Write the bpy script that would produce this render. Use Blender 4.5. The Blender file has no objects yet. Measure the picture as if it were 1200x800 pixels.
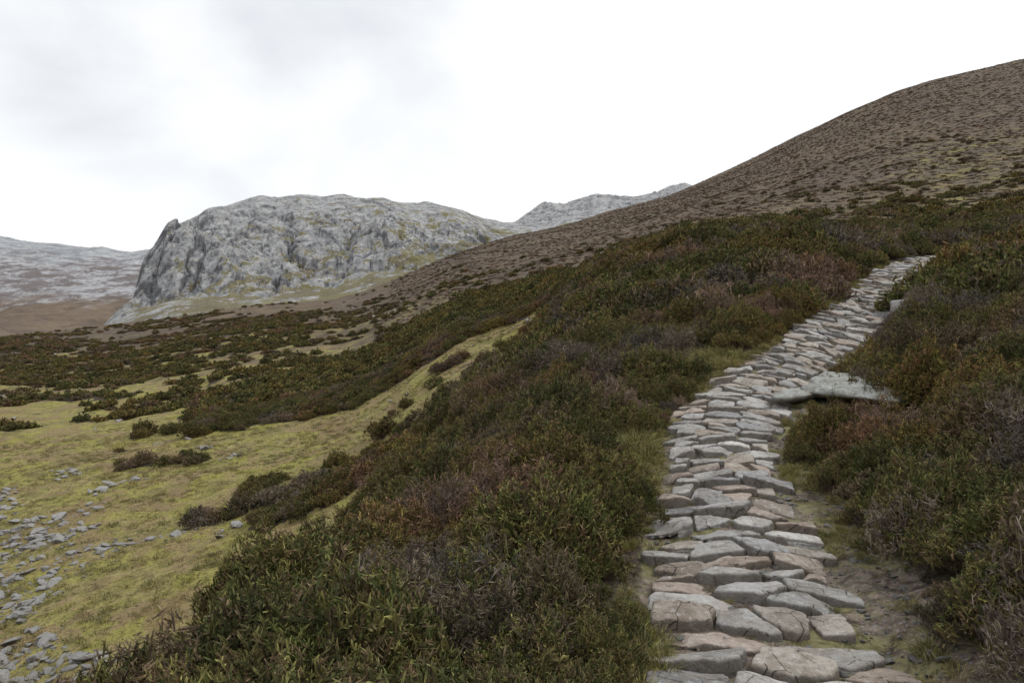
import bpy, math, random
import numpy as np
from mathutils import Vector
rng=np.random.default_rng(7)
random.seed(7)
scene=bpy.context.scene

# ---------------------------------------------------------------- noise
def pn(x,y,seed=0):
    x=np.asarray(x,float); y=np.asarray(y,float)
    xi=np.floor(x).astype(np.int64); yi=np.floor(y).astype(np.int64)
    xf=x-xi; yf=y-yi
    def g(ix,iy,dx,dy):
        h=(ix*374761393+iy*668265263+seed*144269504)&0xffffffff
        h=((h^(h>>13))*1274126177)&0xffffffff
        h=h^(h>>16)
        a=h/4294967296.0*2*np.pi
        return np.cos(a)*dx+np.sin(a)*dy
    u=xf*xf*xf*(xf*(xf*6-15)+10); v=yf*yf*yf*(yf*(yf*6-15)+10)
    a=g(xi,yi,xf,yf); b=g(xi+1,yi,xf-1,yf); c=g(xi,yi+1,xf,yf-1); d=g(xi+1,yi+1,xf-1,yf-1)
    return (a+(b-a)*u+(c-a)*v+(a-b-c+d)*u*v)*1.4
def fbm(x,y,o=4,seed=0,gain=.5):
    s=0;a=1;t=0
    for i in range(o):
        s=s+a*pn(x*2**i+i*13.7,y*2**i-i*7.3,seed+i); t+=a; a*=gain
    return s/t
def ridged(x,y,o=4,seed=0,gain=.5):
    s=0;a=1;t=0
    for i in range(o):
        s=s+a*(1-np.abs(pn(x*2**i+i*13.7,y*2**i-i*7.3,seed+i))*2); t+=a; a*=gain
    return s/t
def sstep(a,b,x):
    t=np.clip((x-a)/(b-a),0,1); return t*t*(3-2*t)
def cells(x,y,seed=0):
    """blocky fractured rock: (tilted random height of the nearest cell, edge distance)"""
    xi=np.floor(x).astype(np.int64); yi=np.floor(y).astype(np.int64)
    f1=np.full(x.shape,9.);f2=np.full(x.shape,9.);val=np.zeros(x.shape)
    for dx in(-1,0,1):
        for dy in(-1,0,1):
            ix=xi+dx;iy=yi+dy
            h=(ix*374761393+iy*668265263+seed*144269504)&0xffffffff; h=((h^(h>>13))*1274126177)&0xffffffff; h=h^(h>>16)
            h2=(h*2654435761)&0xffffffff; h3=(h2*2246822519+7)&0xffffffff; h3^=h3>>15
            px=ix+(h&0xffff)/65535.;py=iy+((h>>16)&0xffff)/65535.
            ex=x-px;ey=y-py;d=ex*ex+ey*ey; r=(h3&0xffff)/65535.-.5
            v=r+ex*(((h2>>8)&0xff)/255.-.5)*1.1+ey*(((h2>>16)&0xff)/255.-.5)*1.1
            near=d<f1; f2=np.where(near,f1,np.minimum(f2,d)); val=np.where(near,v,val); f1=np.where(near,d,f1)
    return val,np.sqrt(f2)-np.sqrt(f1)

# ---------------------------------------------------------------- terrain from survey points (bearing, distance, elevation)
R0=2.0
def warp(x,y):
    r=np.hypot(x,y)+1e-9; w=np.log1p(r/R0)/r
    return x*w,y*w
class TPS:
    def __init__(s,pts,lam=2e-3):
        pts=np.array(pts,float); X,Y=warp(pts[:,0],pts[:,1]); s.X=X;s.Y=Y
        v=pts[:,2]/(np.hypot(pts[:,0],pts[:,1])+R0)
        n=len(X); K=s.k((X[:,None]-X)**2+(Y[:,None]-Y)**2)+lam*np.eye(n)
        P=np.c_[np.ones(n),X,Y]
        A=np.block([[K,P],[P.T,np.zeros((3,3))]])
        s.c=np.linalg.solve(A,np.r_[v,0,0,0]); s.n=n
    def k(s,r2): return 0.5*r2*np.log(r2+1e-12)
    def __call__(s,x,y):
        x=np.asarray(x,float).ravel(); y=np.asarray(y,float).ravel(); out=np.empty(len(x))
        for i in range(0,len(x),60000):
            a=x[i:i+60000]; b=y[i:i+60000]; X,Y=warp(a,b)
            o=s.c[s.n]+s.c[s.n+1]*X+s.c[s.n+2]*Y
            o=o+s.k((X[:,None]-s.X)**2+(Y[:,None]-s.Y)**2)@s.c[:s.n]
            out[i:i+60000]=o*(np.hypot(a,b)+R0)
        return out
def B(b): return (b-600)/800.0        # bearing tangent
def col(b,prof): return [(B(b)*d,d,(400-e)/800.0*d) for d,e in prof]

G=[]
G+=col(-250,[(2.5,1020),(5,1150),(9,1020),(15,830),(25,655),(45,510),(90,430),(160,400),(260,398),(600,398)])
G+=col(0,[(2.2,1040),(4,1120),(7,1010),(10,920),(14,800),(20,682),(30,572),(45,502),(70,452),(110,412),(150,396),(180,394),(260,405),(600,405)])
G+=col(150,[(2.2,1000),(3.2,915),(4.5,955),(6.5,940),(10,880),(14,762),(20,654),(30,557),(45,494),(70,447),(110,404),(150,384),(190,377),(260,392),(600,400)])
G+=col(300,[(2.5,940),(3.5,850),(5.2,728),(6.5,785),(8.5,812),(12,764),(18,650),(25,572),(40,493),(60,440),(90,398),(140,366),(180,357),(260,372),(600,392)])
G+=col(450,[(2.5,920),(4,790),(6.5,665),(9.5,584),(13,614),(18,576),(24,524),(32,480),(45,438),(70,396),(110,364),(160,342),(200,334),(280,345),(600,380)])
G+=col(520,[(3,870),(6,655),(10,562),(14,506),(18,508),(25,466),(32,432),(42,405),(60,373),(100,337),(160,311),(220,303),(320,315),(600,370)])
G+=col(600,[(3,840),(5,680),(9,535),(14,458),(18,436),(24,424),(35,390),(50,365),(80,330),(150,298),(260,279),(380,290),(700,360)])
G+=col(700,[(3,822),(5,650),(7,552),(10,476),(15,403),(20,362),(26,336),(35,322),(60,309),(120,286),(250,258),(350,252),(500,262),(900,340)])
G+=col(780,[(5,655),(7,545),(10,462),(14,396),(19,333),(24,297),(30,288),(60,277),(150,253),(300,234),(380,231),(600,250),(1000,330)])
G+=col(900,[(14,368),(20,302),(25,280),(32,274),(60,257),(150,222),(250,191),(330,178),(500,185),(1000,290)])
G+=col(1058,[(2.5,905),(3.5,755),(5,645),(7.5,525),(10,450),(20,303),(24,292),(35,274),(60,252),(130,187),(220,125),(290,108),(450,115),(1000,250)])
G+=col(1200,[(2.5,880),(4,665),(6,515),(9,410),(13,335),(20,292),(30,271),(60,236),(120,178),(190,108),(250,78),(400,78),(1000,220)])
G+=col(1400,[(3,730),(6,455),(9,350),(20,255),(60,185),(120,120),(250,22),(400,22),(1000,200)])
PATHC=[(920,3.2,795),(885,4.1,702),(850,5.5,602),(845,6.8,541),(845,8.2,490),(885,9.7,445),(945,11.2,410),(985,12.8,382),(1030,15,348),(1058,18,315)]
for b,d,e in PATHC: G.append((B(b)*d,d,(400-e)/800*d))
for b in (-250,0,150,300,450,600,800,1000,1200,1400):
    G+=col(b,[(4000,402),(14000,402)])
    if b<700: G+=col(b,[(1400,401)])
G+=[(0,0,-1.62),(1.0,0,-1.62),(0,-3,-1.7),(-5,-5,-3.6),(5,-5,-1.0),(0,-20,-3),(20,-20,3),(-20,-20,-7),(0,-200,-10),(-200,0,-3),(200,0,60),
    (-20,0,-7),(-8,0,-5.6),(-3,0,-2.3),(20,0,5),(5,0,-.9),(-3000,0,-15),(3000,0,-15),(0,-3000,-15)]
Tg=TPS(G)

# path centre line
pc=np.array([(0.85,-1.5),(1.0,0),(1.13,1.8),(1.28,3.2),(1.46,4.1),(1.72,5.5),(2.06,6.8),(2.52,8.2),(3.46,9.7),(4.83,11.2),(6.16,12.8),(8.0,15),(10.0,17.6),(11.3,19.0),(13.6,20.2),(17,21)])
sl=np.r_[0,np.cumsum(np.hypot(*np.diff(pc,axis=0).T))]
S=np.arange(0,sl[-1],.05)
PX=np.interp(S,sl,pc[:,0]); PY=np.interp(S,sl,pc[:,1])
kk=np.exp(-(np.arange(-24,25)/10.)**2); kk/=kk.sum()
PX=np.convolve(np.pad(PX,24,'edge'),kk,'valid'); PY=np.convolve(np.pad(PY,24,'edge'),kk,'valid')
TX=np.gradient(PX);TY=np.gradient(PY);L_=np.hypot(TX,TY);TX/=L_;TY/=L_
def pathst(x,y):
    x=np.asarray(x,float).ravel();y=np.asarray(y,float).ravel()
    s=np.full(len(x),-1.);t=np.full(len(x),99.)
    near=np.where((x>-1.5)&(x<19)&(y>-3)&(y<24)&(np.abs(x-np.interp(y,PY,PX))<6))[0]
    for i in range(0,len(near),20000):
        n=near[i:i+20000]
        d=(x[n,None]-PX[::2])**2+(y[n,None]-PY[::2])**2; j=d.argmin(1); far=np.sqrt(d[np.arange(len(n)),j]); j=j*2
        t[n]=(x[n]-PX[j])*TY[j]-(y[n]-PY[j])*TX[j]    # + = right of path
        s[n]=S[j]
        t[n]=np.sign(t[n])*np.maximum(np.abs(t[n]),far*.999)
    return s,t
def height(x,y):
    x=np.asarray(x,float).ravel();y=np.asarray(y,float).ravel()
    z=Tg(x,y); r=np.hypot(x,y)
    s,t=pathst(x,y); at=np.abs(t)
    off=sstep(.6,1.6,at)
    z=z+off*.11*fbm(x/1.3,y/1.3,3,3)*(r<60)
    z=z+sstep(10,28,r)*off*.38*fbm(x/5,y/5,3,11)*sstep(200,100,r)
    z=z+sstep(30,90,r)*1.1*fbm(x/22,y/22,4,21)*(1-.5*sstep(200,400,r))
    z=z+sstep(120,250,r)*1.8*fbm(x/60,y/60,4,31)
    z=z+.10*np.exp(-((t-1.4)/.45)**2)*(s>0)-.03*sstep(.75,.6,at)
    return z

# land cover survey
def field(pts,sig=.16):
    p=np.array([(B(b)*d,d,v) for b,d,v in pts],float); X,Y=warp(p[:,0],p[:,1])
    def f(x,y):
        x=np.asarray(x,float).ravel();y=np.asarray(y,float).ravel();o=np.empty(len(x))
        for i in range(0,len(x),60000):
            A,Bb=warp(x[i:i+60000],y[i:i+60000])
            w=1/((((A[:,None]-X)**2+(Bb[:,None]-Y)**2)/sig**2)**2+.02)
            o[i:i+60000]=(w@p[:,2])/w.sum(1)
        return o
    return f
HD=[]
for b,pr in {-250:[(3,1),(5,.6),(9,0),(20,0),(35,0),(60,.3),(100,.4),(160,.4)],
 0:[(2.5,1),(3.5,.9),(6,.3),(10,0),(15,0),(22,.02),(32,.12),(45,.33),(60,.45),(90,.6),(120,.55),(160,.3)],
 150:[(2.5,1),(4,1),(5.5,.9),(8,.2),(12,0),(18,.02),(26,.15),(35,.24),(45,.42),(60,.47),(90,.55),(130,.45),(180,.3)],
 300:[(3,1),(5,1),(7,.95),(9.5,.5),(12,.05),(17,.2),(23,.46),(29,.2),(35,.2),(43,1),(52,.62),(68,.34),(95,.58),(160,.25),(250,.15)],
 400:[(3,1),(5,1),(8,1),(11,.85),(14,.35),(18,.3),(23,.66),(28,.2),(34,.14),(41,1),(54,1),(75,.32),(105,.5),(160,.2),(250,.1)],
 500:[(4,1),(8,1),(13,1),(15,.75),(18,.36),(22,.72),(27,.28),(34,.1),(45,1),(62,1),(85,.3),(150,.15),(250,.1)],
 600:[(3,1),(8,1),(14,1),(17,.95),(20,.6),(24,.62),(29,.25),(35,.1),(46,1),(65,.95),(90,.25),(150,.1),(250,.1)],
 700:[(3,1),(8,1),(14,1),(22,1),(30,.85),(42,.6),(55,.78),(80,.25),(150,.1),(300,.1)],
 800:[(12,1),(22,1),(30,.9),(42,.5),(80,.2),(150,.1),(300,.1)],
 950:[(12,1),(22,1),(30,.9),(45,.4),(80,.25),(150,.25),(300,.1)],
 1100:[(3,1),(6,1),(12,1),(22,1),(32,.9),(45,.45),(80,.35),(120,.3),(200,.15),(300,.1)],
 1300:[(3,1),(6,1),(12,1),(22,1),(32,.9),(45,.5),(80,.4),(150,.3),(300,.1)]}.items():
    HD+=[(b,d,v) for d,v in pr]
Fh=field(HD,.12)
GD=[]
for b,pr in {-250:[(5,.9),(20,1),(50,.9),(90,.6),(160,.3),(400,.1)],0:[(5,.9),(10,1),(20,.95),(32,.9),(50,.85),(80,.65),(130,.25),(300,.1)],
 150:[(5,.9),(10,1),(20,1),(32,.95),(50,.85),(80,.6),(130,.25),(300,.1)],
 300:[(8,.9),(18,1),(32,1),(50,.85),(80,.55),(130,.25),(300,.12)],
 450:[(10,.8),(20,1),(34,1),(50,.8),(80,.4),(130,.15),(300,.08)],
 600:[(8,.5),(24,.9),(34,1),(50,.6),(80,.2),(150,.08),(400,.05)],
 750:[(8,.4),(30,.5),(60,.3),(150,.08),(400,.05)],
 950:[(12,.4),(35,.5),(60,.35),(120,.15),(300,.08)],
 1150:[(5,.3),(35,.5),(60,.5),(110,.4),(200,.12),(300,.08)],
 1350:[(5,.3),(35,.5),(60,.5),(110,.4),(200,.12),(300,.08)]}.items():
    GD+=[(b,d,v) for d,v in pr]
Fg=field(GD,.25)
def heath(x,y):
    x=np.asarray(x,float).ravel();y=np.asarray(y,float).ravel()
    d=Fh(x,y); r=np.hypot(x,y)
    n=.45*fbm(x/6,y/4,4,51)+.55*fbm(x/1.6,y/1.6,3,61)+sstep(20,35,r)*.55*fbm(x/15,y/4.5,3,66)+sstep(60,130,r)*.4*fbm(x/30,y/14,4,71)
    h=sstep(-.07,.07,(d-.5)*1.35+n*(1-np.clip((d-.8)/.2,0,1)*.7))
    s,t=pathst(x,y)
    edge=.16*fbm(s/.6,t*0+3,3,81)
    right=.74+.36*np.exp(-((s-7.2)/1.3)**2)+.12*np.exp(-((s-4.0)/.8)**2)
    keep=np.where(t<0,sstep(.58,.7,-t+edge),sstep(right-.08,right+.08,t+edge))
    tuft=np.exp(-(((x-1.35)/.35)**2+((y-7.6)/.6)**2))+np.exp(-(((x-3.1)/.5)**2+((y-11.3)/.9)**2))
    slab=np.exp(-(((x-4.35)/.95)**2+((y-8.3)/.58)**2)**2)*1.3
    keep=keep*(1-np.clip(tuft*1.6+slab,0,1))
    return h*keep

# ---------------------------------------------------------------- mesh helpers
def make_mesh(name,V,F,attrs=None,smooth=True,fs=4,link=True):
    me=bpy.data.meshes.new(name); V=np.asarray(V,np.float32); F=np.asarray(F,np.int32)
    me.vertices.add(len(V)); me.vertices.foreach_set('co',V.ravel())
    me.loops.add(F.size); me.loops.foreach_set('vertex_index',F.ravel())
    me.polygons.add(len(F)); me.polygons.foreach_set('loop_start',np.arange(0,F.size,fs,dtype=np.int32))
    me.polygons.foreach_set('loop_total',np.full(len(F),fs,dtype=np.int32))
    me.update(calc_edges=True)
    me.polygons.foreach_set('use_smooth',np.full(len(F),smooth))
    for k,v in (attrs or {}).items():
        v=np.asarray(v,np.float32)
        if v.ndim==2:
            a=me.attributes.new(k,'FLOAT_COLOR','POINT'); a.data.foreach_set('color',np.c_[v,np.ones(len(v))].astype(np.float32).ravel())
        else:
            a=me.attributes.new(k,'FLOAT','POINT'); a.data.foreach_set('value',v)
    ob=bpy.data.objects.new(name,me)
    if link: scene.collection.objects.link(ob)
    return ob
def gridfaces(nr,nc,wrap=False):
    i=np.arange(nr-1)[:,None]; j=np.arange(nc if wrap else nc-1)[None]
    a=i*nc+j; b=i*nc+(j+1)%nc; c=(i+1)*nc+(j+1)%nc; d=(i+1)*nc+j
    return np.stack([a,b,c,d],-1).reshape(-1,4)

# ---------------------------------------------------------------- node helpers
class NT:
    def __init__(s,name):
        s.m=bpy.data.materials.new(name); s.m.use_nodes=True; s.t=s.m.node_tree; s.n=s.t.nodes; s.l=s.t.links
        s.b=s.n['Principled BSDF']; s.b.inputs['Roughness'].default_value=.9
        s.b.inputs['Specular IOR Level'].default_value=.2
    def set(s,sock,v):
        if isinstance(v,(int,float)): sock.default_value=v
        elif isinstance(v,(tuple,list)): sock.default_value=tuple(v)+((1,) if len(v)==3 and sock.type=='RGBA' else ())
        else: s.l.new(v,sock)
    def coord(s): return s.n.new('ShaderNodeTexCoord').outputs['Object']
    def mapping(s,v,scale=(1,1,1),rot=(0,0,0)):
        m=s.n.new('ShaderNodeMapping'); s.l.new(v,m.inputs[0]); m.inputs['Scale'].default_value=scale; m.inputs['Rotation'].default_value=rot; return m.outputs[0]
    def noise(s,v,scale,det=4,rough=.55,dist=0):
        n=s.n.new('ShaderNodeTexNoise'); s.l.new(v,n.inputs['Vector']); n.inputs['Scale'].default_value=scale; n.inputs['Detail'].default_value=det
        n.inputs['Roughness'].default_value=rough; n.inputs['Distortion'].default_value=dist; return n.outputs['Fac']
    def voro(s,v,scale,feat='F1',out='Distance'):
        n=s.n.new('ShaderNodeTexVoronoi'); n.feature=feat; s.l.new(v,n.inputs['Vector']); n.inputs['Scale'].default_value=scale; return n.outputs[out]
    def ramp(s,v,a,b,lo=0.,hi=1.):
        n=s.n.new('ShaderNodeMapRange'); n.interpolation_type='SMOOTHSTEP'; s.set(n.inputs[0],v); n.inputs[1].default_value=a;n.inputs[2].default_value=b
        n.inputs[3].default_value=lo;n.inputs[4].default_value=hi; return n.outputs[0]
    def mix(s,f,a,b,mode='MIX'):
        n=s.n.new('ShaderNodeMix'); n.data_type='RGBA'; n.blend_type=mode; s.set(n.inputs[0],f); s.set(n.inputs[6],a); s.set(n.inputs[7],b); return n.outputs[2]
    def math(s,op,a,b=0.):
        n=s.n.new('ShaderNodeMath'); n.operation=op; s.set(n.inputs[0],a); s.set(n.inputs[1],b); return n.outputs[0]
    def attr(s,name,out='Fac'):
        n=s.n.new('ShaderNodeAttribute'); n.attribute_name=name; return n.outputs[out]
    def bump(s,h,dist,strength=1.):
        n=s.n.new('ShaderNodeBump'); s.l.new(h,n.inputs['Height']); n.inputs['Distance'].default_value=dist; n.inputs['Strength'].default_value=strength
        s.l.new(n.outputs[0],s.b.inputs['Normal']); return n
    def color(s,c): s.set(s.b.inputs['Base Color'],c)

# ---------------------------------------------------------------- ground
th=np.r_[np.linspace(-180,-46,60)[:-1],np.linspace(-46,46,1100),np.linspace(46,180,60)[1:-1]]*math.pi/180
rr=np.r_[np.geomspace(.5,2.2,14)[:-1],np.geomspace(2.2,400,600)[:-1],np.geomspace(400,14000,80)]
RR,TH=np.meshgrid(rr,th,indexing='ij'); gx=(RR*np.sin(TH)).ravel(); gy=(RR*np.cos(TH)).ravel()
gz=height(gx,gy)
gh=heath(gx,gy); gg=np.clip(Fg(gx,gy),0,1)
s_,t_=pathst(gx,gy)
gd=np.where(t_<0,sstep(.8,.55,-t_),sstep(1.25,.85,t_-.12*fbm(gx/.4,gy/.4,2,5)))*(s_>0)
F=gridfaces(len(rr),len(th),True)
gx=np.r_[gx,0];gy=np.r_[gy,0];gz=np.r_[gz,height([0],[0])]
ground=make_mesh('ground',np.c_[gx,gy,gz],F[:,::-1],{'heath':np.r_[gh,1],'green':np.r_[gg,0],'dirt':np.r_[gd,0]})
m=NT('ground_mat'); P=m.coord()
n1=m.noise(P,.35,4,.62); n2=m.noise(P,1.7,4,.68); n3=m.noise(P,9,3,.7); n5=m.noise(P,45,2,.7)
nA=m.noise(m.mapping(P,(1,1.6,1)),.018,6,.65); nB=m.noise(P,.17,6,.72); nC=m.noise(P,.55,5,.72)
moor=m.mix(m.ramp(n1,.36,.64),(.13,.095,.070),(.18,.134,.094)); moor=m.mix(m.ramp(nA,.42,.58,0,.65),moor,(.115,.09,.072)); moor=m.mix(m.ramp(nB,.5,.64,0,.55),moor,(.205,.165,.10))
moor=m.mix(m.ramp(n2,.52,.62,0,.45),moor,(.10,.074,.056)); moor=m.mix(m.ramp(nB,.47,.36,0,.55),moor,(.10,.078,.06)); moor=m.mix(m.ramp(n3,.45,.65,0,.4),moor,(.085,.064,.047))
gr=m.mix(m.ramp(n2,.40,.60),(.215,.20,.055),(.34,.285,.115)); gr=m.mix(m.ramp(n1,.44,.56,0,.7),gr,(.33,.315,.066)); gr=m.mix(m.ramp(nC,.50,.58,0,.8),gr,(.28,.20,.11))
gr=m.mix(m.ramp(nC,.45,.37,0,.65),gr,(.15,.12,.055)); gr=m.mix(m.ramp(nB,.51,.60,0,.7),gr,(.25,.17,.10))
gr=m.mix(m.ramp(n3,.50,.66,0,.5),gr,(.14,.125,.045)); gr=m.mix(m.ramp(n5,.5,.7,0,.45),gr,(.38,.34,.18))
gm=m.ramp(m.math('ADD',m.attr('green'),m.math('MULTIPLY',m.math('SUBTRACT',n1,.5),1.2)),.25,.8)
c1=m.mix(gm,moor,gr)
hc=m.mix(m.ramp(n3,.35,.65),(.045,.038,.023),(.09,.075,.044)); hc=m.mix(m.ramp(n2,.4,.65,0,.7),hc,(.075,.06,.046))
hm=m.ramp(m.math('ADD',m.attr('heath'),m.math('MULTIPLY',m.math('SUBTRACT',n3,.5),.6)),.3,.7)
c2=m.mix(hm,c1,hc)
dc=m.mix(m.ramp(n3,.3,.7),(.11,.085,.065),(.20,.165,.13)); peb=m.voro(P,38,out='Color'); dc=m.mix(m.ramp(m.voro(P,38),.0,.5,.65,0),dc,m.mix(.75,peb,(.26,.235,.21)))
dc=m.mix(m.ramp(n2,.46,.57,0,.85),dc,(.17,.16,.07))
dm=m.ramp(m.math('ADD',m.attr('dirt'),m.math('MULTIPLY',m.math('SUBTRACT',n3,.5),.7)),.35,.65)
m.color(m.mix(dm,c2,dc))
bh=m.math('ADD',m.math('MULTIPLY',n2,.5),m.math('ADD',m.math('MULTIPLY',n3,.25),m.math('MULTIPLY',n5,.06)))
b1=m.bump(bh,.4,1.); m.l.new(m.ramp(dm,0,1,1.,.45),b1.inputs['Strength'])
b2=m.n.new('ShaderNodeBump'); m.l.new(nB,b2.inputs['Height']); b2.inputs['Distance'].default_value=2.2; m.l.new(b2.outputs[0],b1.inputs['Normal'])
ground.data.materials.append(m.m)

# ---------------------------------------------------------------- crag and distant hills
def sheet(name,pts,bs,ds,zfun,smooth=True):
    T=TPS(pts,1e-5); D,Bb=np.meshgrid(ds,bs,indexing='ij'); x=(B(Bb)*D).ravel(); y=D.ravel()
    z=T(x,y); z=zfun(x,y,z,Bb.ravel(),D.ravel())
    return make_mesh(name,np.c_[x,y,z],gridfaces(len(ds),len(bs)),smooth=smooth)
C=[]
C+=col(40,[(420,414),(600,418),(800,420),(1500,416)])
C+=col(100,[(420,406),(600,402),(800,412),(1500,414)])
C+=col(128,[(420,397),(560,379),(650,380),(750,400),(1500,408)])
C+=col(145,[(420,390),(540,369),(620,362),(690,362),(760,378),(900,395),(1500,405)])
C+=col(157,[(420,387),(540,365),(620,355),(670,348),(720,350),(800,375),(1000,392),(1500,402)])
C+=col(165,[(420,386),(540,362),(620,349),(665,325),(720,314),(800,345),(1000,385),(1500,400)])
C+=col(182,[(420,384),(540,358),(620,345),(655,308),(715,295),(850,325),(1100,375),(1500,398)])
C+=col(194,[(420,380),(540,354),(620,341),(655,292),(715,275),(850,290),(1100,350),(1500,390)])
C+=col(215,[(420,378),(540,351),(620,335),(660,283),(725,261),(870,275),(1100,330),(1500,380)])
C+=col(245,[(420,376),(540,348),(620,328),(670,275),(740,247),(900,260),(1100,303),(1500,372)])
C+=col(300,[(420,370),(540,342),(640,308),(710,268),(800,235),(950,240),(1100,268),(1500,342)])
C+=col(350,[(420,366),(640,304),(740,259),(830,231),(970,237)])
C+=col(400,[(420,362),(530,335),(640,300),(740,258),(850,230),(1000,236),(1500,300)])
C+=col(450,[(850,234),(1000,240)])
C+=col(500,[(420,352),(530,315),(650,285),(770,255),(880,237),(1000,245),(1500,300)])
C+=col(540,[(880,246),(1000,255)])
C+=col(580,[(420,345),(600,298),(750,278),(900,259),(1050,268),(1500,300)])
C+=col(635,[(450,335),(700,285),(900,266),(1050,241),(1250,250),(1500,280)])
C+=col(700,[(500,330),(800,274),(1050,228),(1250,240),(1500,270)])
C+=col(800,[(500,330),(800,267),(1050,216),(1250,227),(1500,260)])
C+=col(950,[(500,340),(800,290),(1050,250),(1250,250),(1500,300)])
def cragz(x,y,z,b,d):
    sky=sstep(420,600,d)
    wx=x+14*fbm(x/50,y/50,3,301)+5*fbm(x/14,y/14,3,305); wy=y+14*fbm(x/50,y/50,3,311)+5*fbm(x/14,y/14,3,315)
    ca,sa=math.cos(.5),math.sin(.5); ux=ca*wx+sa*wy; uy=-sa*wx+ca*wy
    v1,e1=cells(ux/48,uy/80,1); v2,e2=cells(ux/17,uy/30,2); v3,e3=cells(ux/7,uy/11,3)
    rockw=sstep(500,610,d)*(1-.8*sstep(705,790,d))
    rockw=rockw*(.45+.55*sstep(-.25,.15,fbm(x/110,y/110,3,9)+.35*sstep(60,-250,x)))
    rockw=np.maximum(rockw,.4*sstep(880,960,d)*sstep(590,630,b))
    blk=v1*14+v2*7+v3*3-6*sstep(.2,0,e1)-2.6*sstep(.2,0,e2)
    n=fbm(x/95,y/95,4,101,.5)*4*sky*(1-.85*sstep(720,800,d))
    left=sstep(130,165,b)*(1-.5*sstep(700,715,d)*sstep(230,200,b))
    return z+n+blk*rockw*(.25+.75*left)+fbm(x/6,y/6,3,141,.6)*1.2*rockw
crag=sheet('rocky_crag',C,np.r_[np.linspace(50,130,80)[:-1],np.linspace(130,260,320)[:-1],np.linspace(260,960,900)],np.r_[np.linspace(420,560,50)[:-1],np.linspace(560,960,340)[:-1],np.linspace(960,1500,110)],cragz)
m=NT('crag_mat'); P=m.coord()
a=m.noise(P,.018,5,.68); b=m.noise(m.mapping(P,(1,1,.45),(0,.3,.5)),.06,7,.75); c_=m.noise(m.mapping(P,(1,.8,1.5),(.4,.5,0)),.11,7,.75,.4); e=m.noise(P,.35,5,.75)
f=m.noise(P,.035,7,.72)
rock=m.mix(m.ramp(b,.42,.58),(.33,.335,.35),(.54,.545,.555)); rock=m.mix(m.ramp(c_,.49,.6,0,.8),rock,(.64,.64,.64)); rock=m.mix(m.ramp(e,.53,.64,0,.65),rock,(.23,.23,.235))
rock=m.mix(m.ramp(c_,.46,.40,0,.85),rock,(.14,.145,.158))
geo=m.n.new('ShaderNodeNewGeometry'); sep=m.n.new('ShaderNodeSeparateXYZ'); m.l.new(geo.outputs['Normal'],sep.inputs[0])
rock=m.mix(m.ramp(sep.outputs[2],.55,.28,0,.8),rock,m.mix(b,(.07,.075,.085),(.24,.24,.255)))  # dark rock on steep faces, with cliff shade put into the colour
sp=m.n.new('ShaderNodeSeparateXYZ'); m.l.new(P,sp.inputs[0])
veg=m.math('ADD',m.math('ADD',m.math('MULTIPLY',sep.outputs[2],.6),m.math('MULTIPLY',m.math('SUBTRACT',f,.5),2.8)),m.math('MULTIPLY',m.math('SUBTRACT',e,.5),1.2))
veg=m.math('SUBTRACT',veg,m.math('MULTIPLY',sp.outputs[2],.0022))
veg=m.math('ADD',veg,m.math('MULTIPLY',sp.outputs[0],.00062))
veg=m.math('SUBTRACT',veg,m.ramp(sp.outputs[1],820,920,0,.38))
vm=m.ramp(veg,.24,.35)
grass=m.mix(m.ramp(e,.4,.6),(.19,.18,.07),(.31,.27,.115)); grass=m.mix(m.ramp(a,.45,.6,0,.6),grass,(.18,.14,.09))
m.color(m.mix(m.math('MULTIPLY',vm,.88),rock,grass))
m.bump(m.math('ADD',m.math('ADD',b,c_),m.math('MULTIPLY',e,.35)),9,.9)
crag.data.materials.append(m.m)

D=[]
for b,e in ((-300,262),(-200,265),(-50,272),(0,278),(60,285),(120,291),(185,294),(260,302),(400,330),(600,380)):
    D+=col(b,[(1300,404),(1700,388-(b>200)*3),(2200,max(e+55,345)),(2600,e+22),(3000,e),(3600,e+12),(4500,e+60)])
def dz(x,y,z,b,d):
    w=sstep(1300,1800,d)
    return z+w*(fbm(x/330,y/330,5,201)*18+ridged(x/110,y/160,4,211,.5)*8-4+fbm(x/40,y/40,3,221)*3)
far=sheet('distant_hills',D,np.linspace(-320,620,560),np.linspace(1300,4500,380),dz)
m=NT('distant_hill_mat'); P=m.coord()  # slight haze is painted in: hill colours paler and bluer towards the top
a=m.noise(P,.004,5,.65); b=m.noise(m.mapping(P,(1,1,3)),.014,7,.75,.5); c_=m.noise(P,.05,5,.7)
sp=m.n.new('ShaderNodeSeparateXYZ'); m.l.new(P,sp.inputs[0])
hz=m.math('ADD',sp.outputs[2],m.math('MULTIPLY',m.math('SUBTRACT',a,.5),350))
low=m.mix(m.ramp(b,.4,.6),(.13,.098,.076),(.185,.14,.10))
mid=m.mix(m.ramp(b,.45,.56),(.17,.15,.15),(.39,.395,.415)); mid=m.mix(m.ramp(c_,.5,.62,0,.7),mid,(.165,.145,.14))
hi=m.mix(m.ramp(b,.43,.56),(.24,.255,.285),(.42,.435,.455)); hi=m.mix(m.ramp(c_,.45,.65,0,.5),hi,(.25,.245,.225))
m.color(m.mix(m.ramp(hz,290,350),m.mix(m.ramp(hz,110,180),low,mid),hi)); m.bump(b,30,.7)
far.data.materials.append(m.m)

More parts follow.
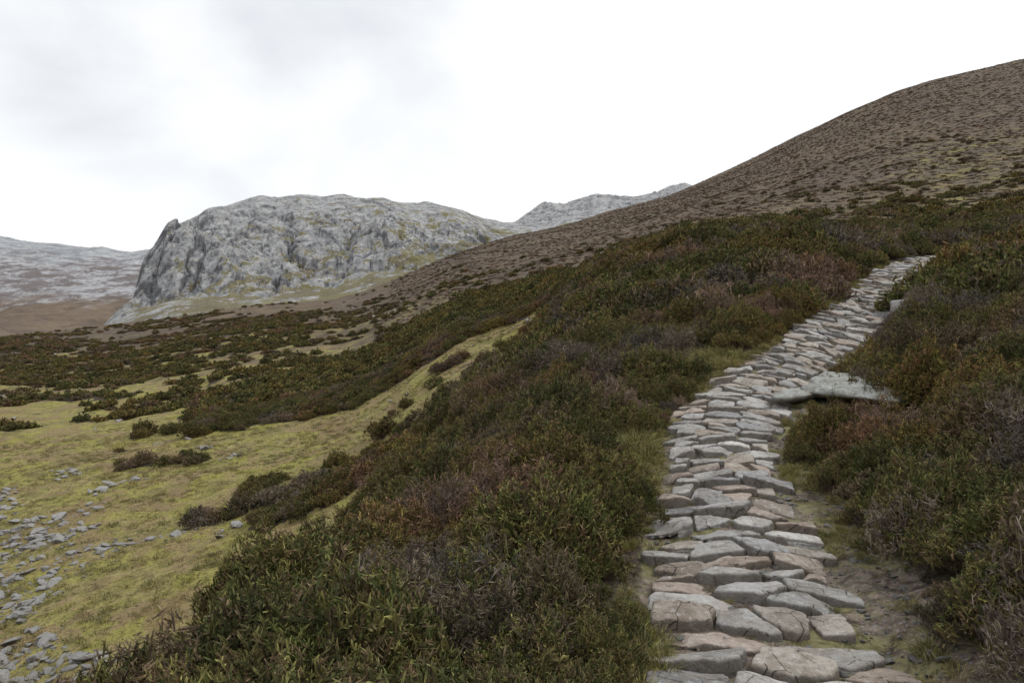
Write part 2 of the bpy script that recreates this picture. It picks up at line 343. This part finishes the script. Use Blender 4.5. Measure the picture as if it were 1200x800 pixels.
# ---------------------------------------------------------------- stone path
def clip(poly,nx,ny,dd):   # keep n.p<=d
    out=[]
    for i in range(len(poly)):
        a=poly[i];b=poly[(i+1)%len(poly)]
        da=a[0]*nx+a[1]*ny-dd; db=b[0]*nx+b[1]*ny-dd
        if da<=0: out.append(a)
        if (da<0)!=(db<0) and da!=db:
            k=da/(da-db); out.append((a[0]+(b[0]-a[0])*k,a[1]+(b[1]-a[1])*k))
    return out
seeds=[]; s0=.3
while s0<S[-1]-.5:
    n=random.choice([2,3,3,3,4,4]); W=1.18+.09*math.sin(s0*1.3)+.05*math.sin(s0*3.1)
    dv=.205+random.uniform(-.045,.07)
    cuts=sorted([(k+random.uniform(-.36,.36))/n for k in range(1,n)]); e=[0]+cuts+[1]
    sk=random.uniform(-.17,.17)
    for k in range(n):
        tc=((e[k]+e[k+1])/2-.5)*W
        seeds.append((s0+random.uniform(-.075,.075)+sk*tc,tc,W))
    s0+=dv
SV=[];SF=[];SC=[];SR=[];off=0
AS=1.3   # anisotropy
NA=52
prof=[(0,1.0),(.22,1.0),(.42,1.0),(.6,1.0),(.77,1.0),(.89,.99),(.95,.96),(.983,.87),(1.0,.66),(1.01,.33),(1.015,0),(1.0,-.8)]
sd=np.array([(a,b) for a,b,_ in seeds])
pal=[(.41,.40,.385),(.38,.375,.365),(.46,.45,.43),(.41,.375,.335),(.41,.345,.30),(.34,.34,.345),(.51,.50,.48),(.39,.325,.28),(.42,.415,.41),(.43,.395,.35),(.48,.475,.46),(.37,.365,.36),(.37,.325,.28)]
for i,(sa,ta,W) in enumerate(seeds):
    hw=W/2+random.uniform(-.14,.11)
    poly=[(-.3,-.5),(.3,-.5),(.3,.5),(-.3,.5)]
    dd=np.abs(sd-[sa,ta]); nb=np.where((dd[:,0]<.7)&(dd[:,1]<1.1))[0]
    for j in nb:
        if j==i: continue
        ds_,dt_=(sd[j,0]-sa)*AS,(sd[j,1]-ta)/AS
        nx,ny=ds_*AS,dt_/AS; L=math.hypot(nx,ny); dist=(ds_**2+dt_**2)/2/L
        poly=clip(poly,nx/L,ny/L,dist)
    for sg in (1,-1):
        poly=clip(poly,0,sg,hw-sg*ta)
    for q in range(random.choice([0,1,2,2])):
        if len(poly)<3: break
        a_=random.uniform(0,6.28); nx,ny=math.cos(a_),math.sin(a_); mx=max(p[0]*nx+p[1]*ny for p in poly)
        poly=clip(poly,nx,ny,mx*random.uniform(.78,.94) if mx>0 else mx)
    if len(poly)<3: continue
    ar=sum(poly[k][0]*poly[(k+1)%len(poly)][1]-poly[(k+1)%len(poly)][0]*poly[k][1] for k in range(len(poly)))/2
    if abs(ar)<.009: continue
    cs=sum(p[0] for p in poly)/len(poly); ct=sum(p[1] for p in poly)/len(poly)
    gap=random.uniform(.003,.018)
    ang=np.linspace(0,2*np.pi,NA,endpoint=False); dx=np.cos(ang);dy=np.sin(ang)
    acc=np.zeros(NA)
    sgn=1 if ar>0 else -1
    for k in range(len(poly)):
        a=poly[k];b=poly[(k+1)%len(poly)]; ex,ey=b[0]-a[0],b[1]-a[1]; L=math.hypot(ex,ey)
        if L<1e-4: continue
        nx,ny=sgn*ey/L,-sgn*ex/L; dist=max((a[0]-cs)*nx+(a[1]-ct)*ny-gap,.02)
        acc+=np.clip((nx*dx+ny*dy)/dist,1e-3,None)**24
    r=acc**(-1/24.)
    r=r*(1+.06*pn(dx*1.7+i*3.1,dy*1.7+i*1.7,9)+.06*pn(dx*4+i,dy*4,10)+.05*pn(dx*9+i,dy*9,12))
    hgt=random.uniform(.035,.08); tlt=(random.uniform(-.22,.11),random.uniform(-.13,.13))
    if random.random()<.15: hgt+=.025
    s_c=sa+cs; t_c=ta+ct
    k0=min(int(s_c/.05),len(PX)-1); cx=PX[k0]+t_c*TY[k0]; cy=PY[k0]-t_c*TX[k0]
    fac=[(random.uniform(0,6.28),random.uniform(.02,.08),random.uniform(.2,.6)) for _ in range(random.choice([0,1,2,2]))]
    vs=[]
    for (fr,zh) in prof:
        rr_=r*fr*(1+(.03*pn(dx*8+i,dy*8+fr*3,14) if fr>.7 else 0))
        ls=rr_*dx; lt=rr_*dy
        z=zh*hgt+(tlt[0]*ls+tlt[1]*lt)
        if zh>.3:
            z=z+.013*fbm((ls+i*5.3)*10,(lt+i)*10,4,17,.62)+.009*pn(ls*5+i,lt*5,19)
            for fa,fd,fs_ in fac: z=z-fs_*np.clip(ls*math.cos(fa)+lt*math.sin(fa)-fd,0,.08)
        vs.append((cx+ls*TX[k0]+lt*TY[k0],cy+ls*TY[k0]-lt*TX[k0],z))
    vx=np.concatenate([v[0] for v in vs]);vy=np.concatenate([v[1] for v in vs]);vz=np.concatenate([np.broadcast_to(v[2],(NA,)) for v in vs])
    SV.append(np.c_[vx,vy,vz]); SR.append((len(vx),cx,cy,TX[k0],TY[k0]))
    SF.append(gridfaces(len(prof),NA,True)[:,::-1]+off); off+=len(vx)
    cc=np.array(random.choice(pal))*random.uniform(.78,1.12)
    SC.append(np.tile(cc,(len(vx),1)))
cxs=np.array([a[1] for a in SR]);cys=np.array([a[2] for a in SR])
hz0=Tg(cxs,cys); tx=np.array([a[3] for a in SR]);ty=np.array([a[4] for a in SR])
sl_=(Tg(cxs+tx*.25,cys+ty*.25)-Tg(cxs-tx*.25,cys-ty*.25))/.5
sr_=(Tg(cxs+ty*.25,cys-tx*.25)-Tg(cxs-ty*.25,cys+tx*.25))/.5
for i in range(len(SV)):
    l=(SV[i][:,0]-cxs[i])*tx[i]+(SV[i][:,1]-cys[i])*ty[i]; w=(SV[i][:,0]-cxs[i])*ty[i]-(SV[i][:,1]-cys[i])*tx[i]
    SV[i][:,2]+=hz0[i]-.035+sl_[i]*l*.7+sr_[i]*w
path=make_mesh('stone_path',np.concatenate(SV),np.concatenate(SF),{'col':np.concatenate(SC)})
def stone_mat(name,base=None,lich=.5):
    m=NT(name); P=m.coord()
    a=m.noise(P,5,5,.7); b=m.noise(P,22,5,.75); c=m.noise(P,110,3,.7); d=m.noise(P,2.1,4,.6)
    base=m.attr('col','Color') if base is None else base
    k=m.mix(m.ramp(a,.42,.6),base,m.mix(1.,base,(.7,.67,.64),'MULTIPLY'))
    k=m.mix(m.ramp(b,.52,.64,0,.6),k,m.mix(1.,base,(.47,.44,.42),'MULTIPLY'))
    k=m.mix(m.ramp(b,.46,.35,0,lich),k,(.60,.60,.58))
    k=m.mix(m.ramp(c,.55,.72,0,.55),k,m.mix(1.,base,(.5,.48,.46),'MULTIPLY'))
    k=m.mix(m.ramp(d,.54,.66,0,.35),k,(.30,.245,.185))
    cr=m.voro(m.mapping(P,(1,1,.5),(.3,0,.4)),6,'DISTANCE_TO_EDGE'); crk=m.math('MULTIPLY',m.ramp(cr,.0,.018,1,0),m.ramp(a,.5,.56))
    k=m.mix(m.math('MULTIPLY',crk,.7),k,(.06,.05,.04))
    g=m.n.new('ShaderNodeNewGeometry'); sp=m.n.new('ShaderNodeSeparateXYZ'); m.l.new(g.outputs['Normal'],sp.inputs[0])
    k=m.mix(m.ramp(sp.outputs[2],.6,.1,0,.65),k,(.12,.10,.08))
    m.color(k); m.b.inputs['Roughness'].default_value=.8
    m.bump(m.math('SUBTRACT',m.math('ADD',m.math('MULTIPLY',a,.5),m.math('ADD',m.math('MULTIPLY',b,.55),m.math('MULTIPLY',c,.14))),m.math('MULTIPLY',crk,.4)),.05,1.)
    return m.m
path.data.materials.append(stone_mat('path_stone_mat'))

# ---------------------------------------------------------------- rocks
def ico(sub):
    import bmesh
    bm=bmesh.new(); bmesh.ops.create_icosphere(bm,subdivisions=sub,radius=1)
    V=np.array([v.co[:] for v in bm.verts]); F=np.array([[v.index for v in f.verts] for f in bm.faces]); bm.free(); return V,F
IV,IF=ico(4)
def rockmesh(name,seed,scale=(1,1,.6),planes=14,link=False,amp=.06):
    r=np.random.default_rng(seed); n=r.normal(size=(planes,3)); n/=np.linalg.norm(n,axis=1)[:,None]
    n=np.r_[n,[[0,0,1],[0,0,-1]]]; d=r.uniform(.6,1,len(n)); d[-2]=.7
    q=np.clip(IV@n.T,1e-3,None)/d; rad=(np.sum(q**24,1))**(-1/24.)
    rad=rad*(1+amp*fbm(IV[:,0]*2+seed,IV[:,1]*2+IV[:,2]*1.7,4,seed))
    V=IV*rad[:,None]*np.array(scale)
    return make_mesh(name,V,IF,fs=3,link=link)
grey=stone_mat('rock_mat',(.38,.38,.375),.7)
rocks=[]
for k in range(5):
    o=rockmesh('rock_part',300+k,(1,random.uniform(.65,.95),random.uniform(.45,.7)));o.data.materials.append(grey);rocks.append(o)
def place(name,seed,x,y,scale,rz,sink,planes=12,tilt=(0,0),mat=grey):
    o=rockmesh(name,seed,scale,planes,True,.12); z=float(height([x],[y])[0]); o.location=(x,y,z+sink); o.rotation_euler=(tilt[0],tilt[1],rz); o.data.materials.append(mat); return o
slabm=stone_mat('slab_mat',(.34,.355,.335),.6)
place('rock_slab',41,4.66,8.85,(.80,.40,.15),-.3,.17,9,(.16,.1),slabm)
place('rock_slab',42,3.72,8.95,(.32,.26,.1),.3,.11,8,(.12,.02),slabm)
place('boulder',43,7.55,13.0,(.26,.2,.24),.4,.16)
place('boulder',44,8.0,12.9,(.19,.2,.2),1.4,.12)
place('boulder',45,7.1,12.4,(.18,.13,.14),.4,.1)
place('boulder',46,8.4,14.1,(.3,.2,.22),2.,.18)

# ---------------------------------------------------------------- plants
def strips(base,tip,w,colb,colt,crossed=True,midk=.5,bend=None):
    n=len(base); ax=tip-base; L=np.linalg.norm(ax,axis=1)[:,None]; ax=ax/L
    rnd=rng.normal(size=(n,3)); p=np.cross(ax,rnd); p/=np.linalg.norm(p,axis=1)[:,None]+1e-9; q=np.cross(ax,p)
    mid=base+(tip-base)*midk
    if bend is not None: mid=mid+bend
    Vs=[];Cs=[]
    for d in ((p,q) if crossed else (p,)):
        ww=w[:,None]
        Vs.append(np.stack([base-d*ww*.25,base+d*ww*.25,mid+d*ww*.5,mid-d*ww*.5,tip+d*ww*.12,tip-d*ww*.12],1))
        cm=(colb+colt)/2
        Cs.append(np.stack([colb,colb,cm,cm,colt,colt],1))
    V=np.concatenate(Vs).reshape(-1,3);Cc=np.concatenate(Cs).reshape(-1,3)
    m_=len(V)//6; o=(np.arange(m_)*6)[:,None]
    F=np.concatenate([o+[0,1,2,3],o+[3,2,4,5]])
    return V,F,Cc
def merge(parts):
    V=[];F=[];C=[];o=0
    for v,f,c in parts: V.append(v);F.append(f+o);C.append(c);o+=len(v)
    return np.concatenate(V),np.concatenate(F),np.concatenate(C)
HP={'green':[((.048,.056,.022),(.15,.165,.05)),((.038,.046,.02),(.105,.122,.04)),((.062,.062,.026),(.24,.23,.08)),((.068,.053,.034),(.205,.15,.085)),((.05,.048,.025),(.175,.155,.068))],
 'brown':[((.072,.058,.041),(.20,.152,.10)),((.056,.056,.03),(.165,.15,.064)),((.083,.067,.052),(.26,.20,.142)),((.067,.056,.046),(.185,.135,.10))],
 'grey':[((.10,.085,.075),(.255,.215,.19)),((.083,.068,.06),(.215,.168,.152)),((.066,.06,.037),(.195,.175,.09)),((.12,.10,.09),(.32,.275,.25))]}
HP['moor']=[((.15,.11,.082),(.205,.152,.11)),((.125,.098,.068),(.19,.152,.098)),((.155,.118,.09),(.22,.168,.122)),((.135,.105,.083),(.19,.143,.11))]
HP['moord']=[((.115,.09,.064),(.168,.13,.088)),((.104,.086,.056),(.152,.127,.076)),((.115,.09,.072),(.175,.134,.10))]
def heather(name,kind,n,R,H,wid,L,sub):
    ph=rng.uniform(0,2*np.pi,n); rho=np.sqrt(rng.uniform(0,1,n)); rho=rho*(1+.24*np.sin(ph*3+rng.uniform(0,6))+.14*np.sin(ph*5+rng.uniform(0,6)))
    lump=1+.6*pn(np.cos(ph)*rho*2.4+rng.uniform(0,50),np.sin(ph)*rho*2.4,3)
    zt=H*np.sqrt(np.clip(1-(rho/1.25)**2,0.02,1))*lump*rng.uniform(.6,1.1,n)
    tip=np.c_[R*rho*np.cos(ph),R*rho*np.sin(ph),zt]
    d=np.c_[np.cos(ph)*rho*.8,np.sin(ph)*rho*.8,np.ones(n)*.8]+rng.normal(size=(n,3))*.45; d/=np.linalg.norm(d,axis=1)[:,None]
    LL=L*rng.uniform(.6,1.3,n)[:,None]; base=tip-d*LL
    pal=HP[kind]
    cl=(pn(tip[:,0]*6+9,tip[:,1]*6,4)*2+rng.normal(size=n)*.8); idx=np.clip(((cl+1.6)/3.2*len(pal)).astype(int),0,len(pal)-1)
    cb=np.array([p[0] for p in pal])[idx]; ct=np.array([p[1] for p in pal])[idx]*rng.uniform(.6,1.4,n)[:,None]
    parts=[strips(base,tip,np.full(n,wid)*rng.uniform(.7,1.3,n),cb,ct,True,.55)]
    for k in range(sub):
        f=rng.uniform(.15,.85,n)[:,None]; b0=base+(tip-base)*f
        dd=d*.6+rng.normal(size=(n,3))*.6; dd/=np.linalg.norm(dd,axis=1)[:,None]
        t0=b0+dd*LL*rng.uniform(.3,.6,n)[:,None]
        parts.append(strips(b0,t0,np.full(n,wid*.8),cb,ct*rng.uniform(.75,1.25,n)[:,None],False,.5))
    ns=max(8,n//14); j=rng.integers(0,n,ns); a=np.c_[rng.normal(size=(ns,2))*R*.16,np.full(ns,-.03)]
    tw=(.12,.09,.07) if kind!='grey' else (.24,.20,.18)
    e=tip[j]+(np.array([0,0,.03]) if kind=='grey' else -.01); cw=np.tile(tw,(ns,1))
    parts.append(strips(a,e,np.full(ns,wid*.6),cw*.7,cw,True,.5,np.c_[(e-a)[:,:2]*.18,np.zeros(ns)-.02]))
    V,F,C=merge(parts); o=make_mesh(name,V,F,{'col':C},smooth=False,link=False); return o
def plant_mat(name,hs=.35,warm=(1.25,1.0,.93)):
    m=NT(name); oi=m.n.new('ShaderNodeObjectInfo'); c=m.attr('col','Color')
    k=m.mix(oi.outputs['Random'],m.mix(1.,c,(.64,.68,.66),'MULTIPLY'),m.mix(1.,c,(1.34,1.27,1.14),'MULTIPLY'))
    P=oi.outputs['Location']; nn=m.noise(P,.3,3,.6)
    k=m.mix(m.ramp(nn,.47,.59,0,hs),k,m.mix(1.,k,warm,'MULTIPLY'))
    m.color(k); m.b.inputs['Roughness'].default_value=.75
    return m.m
hm_=plant_mat('heather_mat',.85)
def coll(name,obs,mat):
    c=bpy.data.collections.new(name)
    for o in obs:
        if mat: o.data.materials.append(mat)
        c.objects.link(o)
    return c
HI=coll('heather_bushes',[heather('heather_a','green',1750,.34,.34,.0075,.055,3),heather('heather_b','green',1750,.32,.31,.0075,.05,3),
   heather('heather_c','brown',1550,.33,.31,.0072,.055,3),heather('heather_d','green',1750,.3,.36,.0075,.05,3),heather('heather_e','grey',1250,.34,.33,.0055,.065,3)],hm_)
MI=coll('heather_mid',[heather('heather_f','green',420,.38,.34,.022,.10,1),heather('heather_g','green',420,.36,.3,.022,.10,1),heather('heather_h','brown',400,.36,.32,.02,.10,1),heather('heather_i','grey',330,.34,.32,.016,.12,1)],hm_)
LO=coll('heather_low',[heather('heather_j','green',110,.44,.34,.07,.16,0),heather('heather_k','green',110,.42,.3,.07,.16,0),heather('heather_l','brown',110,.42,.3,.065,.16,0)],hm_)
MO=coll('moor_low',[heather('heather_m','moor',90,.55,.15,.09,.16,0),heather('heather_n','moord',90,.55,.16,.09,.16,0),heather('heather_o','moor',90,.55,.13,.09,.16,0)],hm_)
def tuft(name,n,H,R,w,palt):
    ph=rng.uniform(0,2*np.pi,n); r0=R*np.sqrt(rng.uniform(0,1,n)); base=np.c_[r0*np.cos(ph),r0*np.sin(ph),np.full(n,-.01)]
    hh=H*rng.uniform(.4,1.1,n); lean=rng.uniform(.2,.95,n)*hh
    tip=base+np.c_[np.cos(ph)*lean,np.sin(ph)*lean,hh*np.where(lean>hh*.7,.55,.9)]+rng.normal(size=(n,3))*H*.1
    bend=np.c_[-np.cos(ph)*lean*.2,-np.sin(ph)*lean*.2,hh*.22]
    ct=np.array(palt)[rng.integers(0,len(palt),n)]*rng.uniform(.7,1.2,n)[:,None]
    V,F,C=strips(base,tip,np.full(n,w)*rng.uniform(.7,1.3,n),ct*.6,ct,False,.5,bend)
    return make_mesh(name,V,F,{'col':C},smooth=False,link=False)
straw=[(.34,.28,.15),(.28,.23,.11),(.38,.33,.2),(.22,.2,.09)]; gre=[(.20,.205,.065),(.27,.26,.09),(.16,.17,.05),(.32,.285,.13)]
gm_=plant_mat('grass_mat',.2)
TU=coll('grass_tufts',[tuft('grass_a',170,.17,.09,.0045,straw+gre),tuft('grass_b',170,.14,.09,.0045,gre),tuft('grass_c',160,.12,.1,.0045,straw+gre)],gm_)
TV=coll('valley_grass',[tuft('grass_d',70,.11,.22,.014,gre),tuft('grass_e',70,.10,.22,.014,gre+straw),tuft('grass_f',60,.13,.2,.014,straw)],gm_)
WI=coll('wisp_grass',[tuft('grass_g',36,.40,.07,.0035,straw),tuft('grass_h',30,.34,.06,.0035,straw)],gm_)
RK=coll('rocks',rocks,None)

def scatter(name,P,rot,scl,cl,nvar):
    n=len(P); me=bpy.data.meshes.new(name); me.vertices.add(n); me.vertices.foreach_set('co',np.asarray(P,np.float32).ravel())
    a=me.attributes.new('rot','FLOAT_VECTOR','POINT'); a.data.foreach_set('vector',np.asarray(rot,np.float32).ravel())
    a=me.attributes.new('scl','FLOAT_VECTOR','POINT'); a.data.foreach_set('vector',np.asarray(scl,np.float32).ravel())
    a=me.attributes.new('idx','INT','POINT'); a.data.foreach_set('value',rng.integers(0,nvar,n).astype(np.int32) if not isinstance(nvar,np.ndarray) else nvar.astype(np.int32))
    ob=bpy.data.objects.new(name,me); scene.collection.objects.link(ob)
    t=bpy.data.node_groups.new(name+'_nodes','GeometryNodeTree')
    t.interface.new_socket('Geometry',in_out='INPUT',socket_type='NodeSocketGeometry'); t.interface.new_socket('Geometry',in_out='OUTPUT',socket_type='NodeSocketGeometry')
    gi=t.nodes.new('NodeGroupInput');go=t.nodes.new('NodeGroupOutput'); ip=t.nodes.new('GeometryNodeInstanceOnPoints'); ci=t.nodes.new('GeometryNodeCollectionInfo')
    ci.inputs['Collection'].default_value=cl; ci.inputs['Separate Children'].default_value=True; ci.inputs['Reset Children'].default_value=True
    def na(nm,ty):
        x=t.nodes.new('GeometryNodeInputNamedAttribute'); x.data_type=ty; x.inputs['Name'].default_value=nm; return x.outputs['Attribute']
    t.links.new(gi.outputs[0],ip.inputs['Points']); t.links.new(ci.outputs[0],ip.inputs['Instance']); ip.inputs['Pick Instance'].default_value=True
    t.links.new(na('idx','INT'),ip.inputs['Instance Index'])
    er=t.nodes.new('FunctionNodeEulerToRotation'); t.links.new(na('rot','FLOAT_VECTOR'),er.inputs[0]); t.links.new(er.outputs[0],ip.inputs['Rotation'])
    t.links.new(na('scl','FLOAT_VECTOR'),ip.inputs['Scale']); t.links.new(ip.outputs[0],go.inputs[0])
    md=ob.modifiers.new('scatter','NODES'); md.node_group=t; return ob
def sector(n,r0,r1,a0=-48,a1=50):
    r=np.sqrt(rng.uniform(r0*r0,r1*r1,n)); a=np.radians(rng.uniform(a0,a1,n)); return r*np.sin(a),r*np.cos(a)
def thin(x,y,dmin):
    k=(np.floor(x/dmin).astype(np.int64)*100003+np.floor(y/dmin).astype(np.int64)); _,i=np.unique(k,return_index=True); return x[i],y[i]
def rs(n,s0,s1,til=.15,zs=(.8,1.2)):
    rot=np.c_[rng.normal(size=n)*til,rng.normal(size=n)*til,rng.uniform(0,6.28,n)]; s=rng.uniform(s0,s1,n); return rot,np.c_[s,s,s*rng.uniform(zs[0],zs[1],n)]
# near heather
x,y=sector(9000,1.5,15); x,y=thin(x,y,.26); h=heath(x,y); k=(h>.5)&(fbm(x/.9,y/.9,2,92)>-.36)&~((x<-.9)&(np.hypot(x,y)<2.9)); x,y,h=x[k],y[k],h[k]
s,t=pathst(x,y); k=(np.abs(t)>.74); x,y,t=x[k],y[k],t[k]
rot,sc=rs(len(x),.7,1.3); sc*= (sstep(.7,1.4,np.abs(t))*.5+.5)[:,None]; sc*=np.clip(1.05+.8*fbm(x/1.3,y/1.3,2,91),.55,1.5)[:,None]
v=fbm(x/1.6,y/1.6,3,77)+rng.normal(size=len(x))*.14-.3*(np.hypot(x,y)<3.2)
idx=np.where(v>.19,4,np.where(v>.04,2,rng.choice([0,1,3],len(x))))
scatter('heather',np.c_[x,y,height(x,y)-.02],rot,sc,HI,idx)
# mid
x,y=sector(26000,15,48); x,y=thin(x,y,.38); h=heath(x,y); k=(h>.55)&(np.abs(pathst(x,y)[1])>.85)&(fbm(x/1.3,y/1.3,2,92)>-.36); x,y=x[k],y[k]
rot,sc=rs(len(x),.8,1.45); sc*=np.clip(1.05+.75*fbm(x/2,y/2,2,91),.55,1.5)[:,None]; v=fbm(x/3,y/3,3,77)+rng.normal(size=len(x))*.14
idx=np.where(v>.22,3,np.where(v>.08,2,rng.integers(0,2,len(x))))
scatter('heather',np.c_[x,y,height(x,y)-.03],rot,sc,MI,idx)
# far
x,y=sector(90000,48,190); x,y=thin(x,y,.68); h=heath(x,y); rj=rng.uniform(-.2,.25,len(x)); k=(h+rj>.5); x,y=x[k],y[k]
rot,sc=rs(len(x),.7,1.7); v=fbm(x/6,y/6,3,77)+rng.normal(size=len(x))*.2+.4*sstep(90,130,np.hypot(x,y)); g=Fh(x,y)>.6
idx=np.where((v>.25)&~g,2,rng.integers(0,2,len(x)))
scatter('heather',np.c_[x,y,height(x,y)-.05],rot,sc,LO,idx)
x,y=sector(110000,55,400,-10,48); x,y=thin(x,y,.95); r=np.hypot(x,y); k=(.3*fbm(x/14,y/7,3,93)+rng.uniform(0,1,len(x))>.28+.6*sstep(240,400,r)); x,y=x[k],y[k]
rot,sc=rs(len(x),.5,1.25,.1,(.4,.8)); v=fbm(x/22,y/9,3,94)+rng.normal(size=len(x))*.12; idx=np.where(v>.1,1,rng.choice([0,2],len(x))); scatter('heather',np.c_[x,y,height(x,y)-.06],rot,sc,MO,idx)
# verge grass
n=1500; s=rng.uniform(0,24,n); side=rng.choice([-1,1],n); t=np.where(side<0,-rng.uniform(.56,.78,n),rng.uniform(.6,1.2,n))
j=np.clip((s/.05).astype(int),0,len(PX)-1); x=PX[j]+t*TY[j]; y=PY[j]-t*TX[j]
k=(pn(s/1.1,side*5.,8)+rng.uniform(-.3,.3,n)>(-.1))&(y>.5); x,y=x[k],y[k]
rot,sc=rs(len(x),.3,.75); 
cx=np.r_[rng.normal(1.35,.2,50),rng.normal(3.1,.3,45)]; cy=np.r_[rng.normal(7.6,.35,50),rng.normal(11.3,.5,45)]
kk=np.abs(pathst(cx,cy)[1])>.64; r2,s2=rs(kk.sum(),.8,1.5); x=np.r_[x,cx[kk]]; y=np.r_[y,cy[kk]]; rot=np.r_[rot,r2]; sc=np.r_[sc,s2]
# small tufts growing in the joints of the paving
n=420; s=rng.uniform(.5,22,n); t=rng.uniform(-.55,.55,n); j=np.clip((s/.05).astype(int),0,len(PX)-1); r3,s3=rs(n,.12,.3); x=np.r_[x,PX[j]+t*TY[j]]; y=np.r_[y,PY[j]-t*TX[j]]; rot=np.r_[rot,r3]; sc=np.r_[sc,s3]
scatter('grass',np.c_[x,y,height(x,y)-.01],rot,sc,TU,3)
# wisps of dead grass standing among the heather
x,y=sector(700,4.,18,-48,30); k=(fbm(x/2.2,y/2.2,2,55)>.05)&(np.abs(pathst(x,y)[1])>1.); x,y=x[k],y[k]; rot,sc=rs(len(x),.7,1.2)
scatter('grass',np.c_[x,y,height(x,y)],rot,sc,WI,2)
# valley grass
x,y=sector(18000,8,50,-48,8); h=heath(x,y); k=(h<.5)&(x<2)&(fbm(x/2.5,y/2.5,3,44)+rng.uniform(-.3,.3,len(x))>.0); x,y=x[k],y[k]
rot,sc=rs(len(x),.3,1.0); scatter('grass',np.c_[x,y,height(x,y)-.015],rot,sc,TV,3)
# valley rocks
x,y=sector(9000,9,42,-46,-20); b=600+800*x/y
k=(fbm(x/2.5,y/2.5,3,33)+rng.uniform(-.15,.15,len(x))+.78*sstep(200,10,b)*sstep(36,20,y)-.34>.12); x,y=x[k],y[k]
s=.035+.28*rng.power(.32,len(x))*rng.uniform(.3,1,len(x)); rot=np.c_[rng.normal(size=(len(x),2))*.25,rng.uniform(0,6.28,len(x))]
scatter('scattered_rocks',np.c_[x,y,height(x,y)+s*.12],rot,np.c_[s,s,s],RK,5)
x,y=sector(140,22,140,-44,20); k=heath(x,y)<.6;x,y=x[k],y[k]; s=rng.uniform(.1,.35,len(x))
scatter('scattered_rocks',np.c_[x,y,height(x,y)+s*.1],np.c_[rng.normal(size=(len(x),2))*.2,rng.uniform(0,6.28,len(x))],np.c_[s,s,s],RK,5)
# gravel on verge
n=2600; s=rng.uniform(0,22,n); t=np.where(rng.random(n)<.5,rng.uniform(-.7,.7,n),rng.uniform(.45,1.15,n)); j=np.clip((s/.05).astype(int),0,len(PX)-1); x=PX[j]+t*TY[j]; y=PY[j]-t*TX[j]
s=.008+.035*rng.random(n)**3; scatter('gravel',np.c_[x,y,height(x,y)+.002],np.c_[rng.normal(size=(n,2))*.3,rng.uniform(0,6.28,n)],np.c_[s,s,s],RK,5)

# ---------------------------------------------------------------- sky, sun, camera
el,az=math.radians(50),math.radians(78)
w=bpy.data.worlds.new('World'); scene.world=w; w.use_nodes=True; nt=w.node_tree; N=nt.nodes; Lk=nt.links
bg=N['Background']; sky=N.new('ShaderNodeTexSky'); sky.sky_type='NISHITA'; sky.sun_disc=False; sky.sun_elevation=el; sky.sun_rotation=az
tc=N.new('ShaderNodeTexCoord'); mp=N.new('ShaderNodeMapping'); mp.inputs['Scale'].default_value=(1,1,1.7); mp.inputs['Rotation'].default_value=(0,.6,0); mp.inputs['Location'].default_value=(.35,.1,.2); Lk.new(tc.outputs['Generated'],mp.inputs[0])
nz=N.new('ShaderNodeTexNoise'); nz.inputs['Scale'].default_value=2.1; nz.inputs['Detail'].default_value=5; nz.inputs['Roughness'].default_value=.48; nz.inputs['Distortion'].default_value=.4; Lk.new(mp.outputs[0],nz.inputs['Vector'])
def vdot(v,lo,hi,amt):
    d=N.new('ShaderNodeVectorMath'); d.operation='DOT_PRODUCT'; Lk.new(tc.outputs['Generated'],d.inputs[0]); d.inputs[1].default_value=Vector(v).normalized()
    r=N.new('ShaderNodeMapRange'); r.interpolation_type='SMOOTHSTEP'; Lk.new(d.outputs['Value'],r.inputs[0]); r.inputs[1].default_value=lo; r.inputs[2].default_value=hi; r.inputs[3].default_value=0; r.inputs[4].default_value=amt; return r.outputs[0]
def add(a,b):
    q=N.new('ShaderNodeMath'); q.operation='ADD'; Lk.new(a,q.inputs[0]); Lk.new(b,q.inputs[1]); return q.outputs[0]
val=add(nz.outputs['Fac'],add(vdot((-.40,1,.46),.93,1.,-.24),vdot((.35,1,.3),.6,1.,.16)))
cr=N.new('ShaderNodeValToRGB'); cr.color_ramp.elements[0].position=.15; cr.color_ramp.elements[0].color=(.43,.45,.48,1); cr.color_ramp.elements[1].position=.52; cr.color_ramp.elements[1].color=(.69,.69,.69,1)
e=cr.color_ramp.elements.new(.29); e.color=(.53,.545,.565,1)
e=cr.color_ramp.elements.new(.39); e.color=(.61,.618,.628,1)
Lk.new(val,cr.inputs[0])
ms=N.new('ShaderNodeMix'); ms.data_type='RGBA'; ms.blend_type='MULTIPLY'; ms.inputs[0].default_value=1; Lk.new(sky.outputs[0],ms.inputs[6]); ms.inputs[7].default_value=(.1,.1,.1,1)
mx=N.new('ShaderNodeMix'); mx.data_type='RGBA'; mx.inputs[0].default_value=.95; Lk.new(ms.outputs[2],mx.inputs[6]); Lk.new(cr.outputs[0],mx.inputs[7])
Lk.new(mx.outputs[2],bg.inputs[0]); bg.inputs[1].default_value=1.62
ld=bpy.data.lights.new('sun','SUN'); ld.energy=1.5; ld.angle=math.radians(14); ld.color=(1,.97,.92); lo=bpy.data.objects.new('sun',ld); scene.collection.objects.link(lo)
dv=Vector((math.cos(el)*math.sin(az),math.cos(el)*math.cos(az),math.sin(el))); lo.rotation_euler=dv.to_track_quat('Z','Y').to_euler(); lo.location=(0,0,50)
cd=bpy.data.cameras.new('camera'); cd.lens=24; cd.sensor_width=36; cd.clip_end=30000; cd.clip_start=.05
co=bpy.data.objects.new('camera',cd); co.location=(0,0,0); co.rotation_euler=(math.radians(90),0,0); scene.collection.objects.link(co); scene.camera=co
scene.view_settings.view_transform='Standard'; scene.view_settings.look='None'
